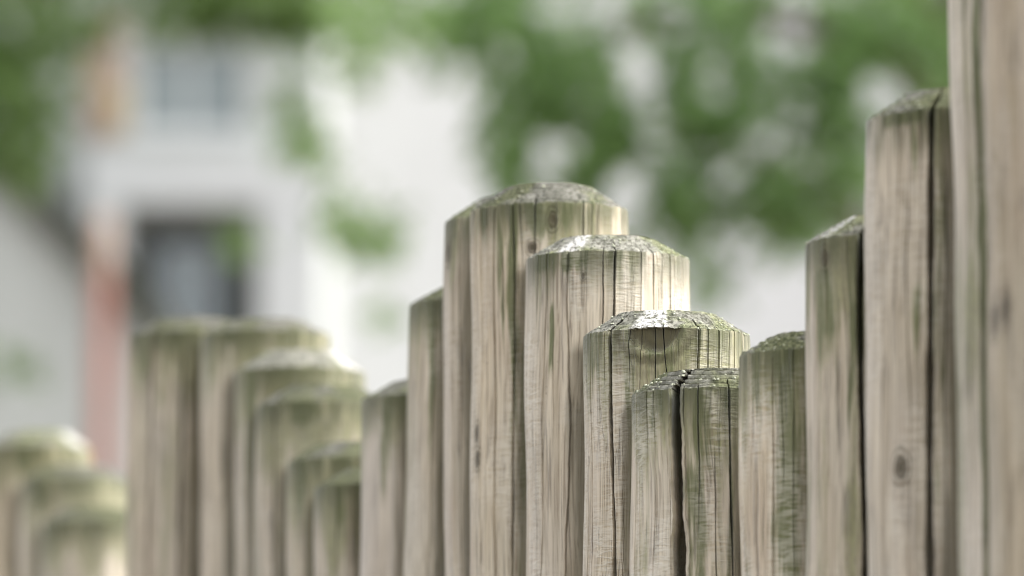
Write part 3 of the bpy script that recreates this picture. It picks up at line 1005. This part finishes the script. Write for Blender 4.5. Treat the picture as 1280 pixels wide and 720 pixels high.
make_post("light brown post half hidden behind the tallest middle post", 556, 279, 3.81, 0.0515, 0.0150, 0.022, 20,
          knots=[(-70, 0.022, 4, 7)], captone=1.0, warm=0.95, algae=0.0, tone=0.95, ripple=0.5, lichen=0.9, fine=True, auto=15)
make_post("pale post with a green stripe and one dark knot, second left of the tallest", 510, 382, 3.91, 0.0515, 0.0120, 0.022, 21,
          cracks=[(-40, 1.0, 4, 0.0, 0.2, 0.02, False)], knots=[(-27, 0.116, 2.6, 6)], moss=[(-43, 6, 0, 0.13, 1), (-62, 5, 0, 0.03, 0.8)], captone=0.75, algae=0.4, tone=1.02, ripple=0.5, lichen=0.7, auto=15, lean=(0.6, 0))
make_post("slightly blurred brown post standing alone before the pale striped one", 450, 501, 4.01, 0.0515, 0.0125, 0.022, 22, moss=[(-40, 6, 0, 0.1, 0.9)], captone=0.75, algae=0.3, tone=0.96, ripple=0.3, fine=False, lichen=0.5)
make_post("shortest blurred post with a mossy cap in the left cluster", 393, 612, 4.11, 0.0510, 0.0140, 0.022, 23, captone=0.62, moss=[(-40, 8, 0, 0.06, 0.9)], algae=0.5, tone=0.97, ripple=0.3, fine=False, lichen=0.9)
make_post("short blurred post with green cap, just left of the shortest one", 359, 579, 4.21, 0.0510, 0.0135, 0.021, 24, captone=0.62, moss=[(-50, 12, 0, 0.06, 1)], algae=0.7, tone=0.97, ripple=0.3, fine=False, lichen=0.9)
make_post("blurred brown post with wide greenish cap, before taller ones", 320, 509, 4.31, 0.0515, 0.0150, 0.023, 25, cracks=[(-45, 2, 6, 0, 0.3, 0.01, False)], moss=[(-20, 20, 0, 0.03, 1), (-60, 8, 0, 0.1, 0.7)], captone=0.62, algae=0.6, tone=0.93, ripple=0.3, fine=False, lichen=0.3)
make_post("blurred post with a sunlit chamfer edge and dark green left side", 293, 467, 4.41, 0.0515, 0.0160, 0.023, 26, moss=[(-46, 8, 0, 0.14, 1.1)], captone=1.0, algae=0.6, tone=0.97, ripple=0.3, fine=False, lichen=0.2, bleach_highlight=[(45, 80)])  # pale arc paints the sun highlight onto the chamfer
make_post("blurred post with a flat wide top, third from the gap on the left", 252, 421, 4.51, 0.0520, 0.0120, 0.022, 27, moss=[(-60, 7, 0, 0.08, 0.9), (-30, 10, 0, 0.02, 0.9)], captone=0.62, algae=0.45, tone=1.0, ripple=0.3, fine=False, lichen=0.2)
make_post("tall blurred post at the left end of the taller cluster, green at its top left", 161, 422, 4.60, 0.0530, 0.0140, 0.022, 28, cracks=[(-6, 3, 9, 0.01, 0.8, 0.01, False), (-36, 2, 6, 0.0, 0.3, 0.01, False)], moss=[(-47, 9, 0, 0.06, 1.1), (-15, 10, 0, 0.02, 0.9), (-28, 5, 0, 0.12, 0.6)], captone=0.62, algae=0.75, tone=0.95, ripple=0.3, fine=False, lichen=0.3)  # near-central crack cut in to imitate shade beside the next post
# the far low group at the left edge
make_post("front low post of the very blurred group at the left edge", 52, 656, 5.22, 0.0520, 0.0140, 0.022, 29, captone=0.62, moss=[(-50, 10, 0, 0.06, 1)], algae=0.6, tone=1.1, ripple=0.2, fine=False, lichen=0.8)
make_post("middle post of the very blurred group at the left edge", 26, 604, 5.33, 0.0520, 0.0140, 0.022, 30, captone=0.62, moss=[(-40, 14, 0, 0.05, 1)], algae=0.4, tone=1.1, ripple=0.2, fine=False, lichen=0.4)
make_post("highest post of the very blurred group at the left edge, chamfer catching light", -18, 562, 5.44, 0.0520, 0.0160, 0.022, 31, captone=1.0, moss=[(-10, 16, 0, 0.05, 1)], algae=0.5, tone=1.1, ripple=0.2, fine=False, lichen=0.5, bleach_highlight=[(40, 75)])  # chamfer highlight painted in as a pale arc

# tall posts added out of frame to the right, to shade the visible ones
for n_, (dx, dd) in enumerate(((0.335, 2.82), (0.372, 2.725), (0.408, 2.63), (0.445, 2.535), (0.48, 2.435), (0.518, 2.34), (0.556, 2.245), (0.594, 2.15), (0.63, 2.05), (0.666, 1.95))):
    o = make_post("unseen tall post added beyond the right picture edge to shade the palisade", 640, 360, dd, 0.0515, 0.014, 0.022, 40 + n_, algae=0.4, H=1.16 + 0.05 * (n_ % 3) + 0.012 * n_, fine=False)
    o.location = (dx, dd, 0)
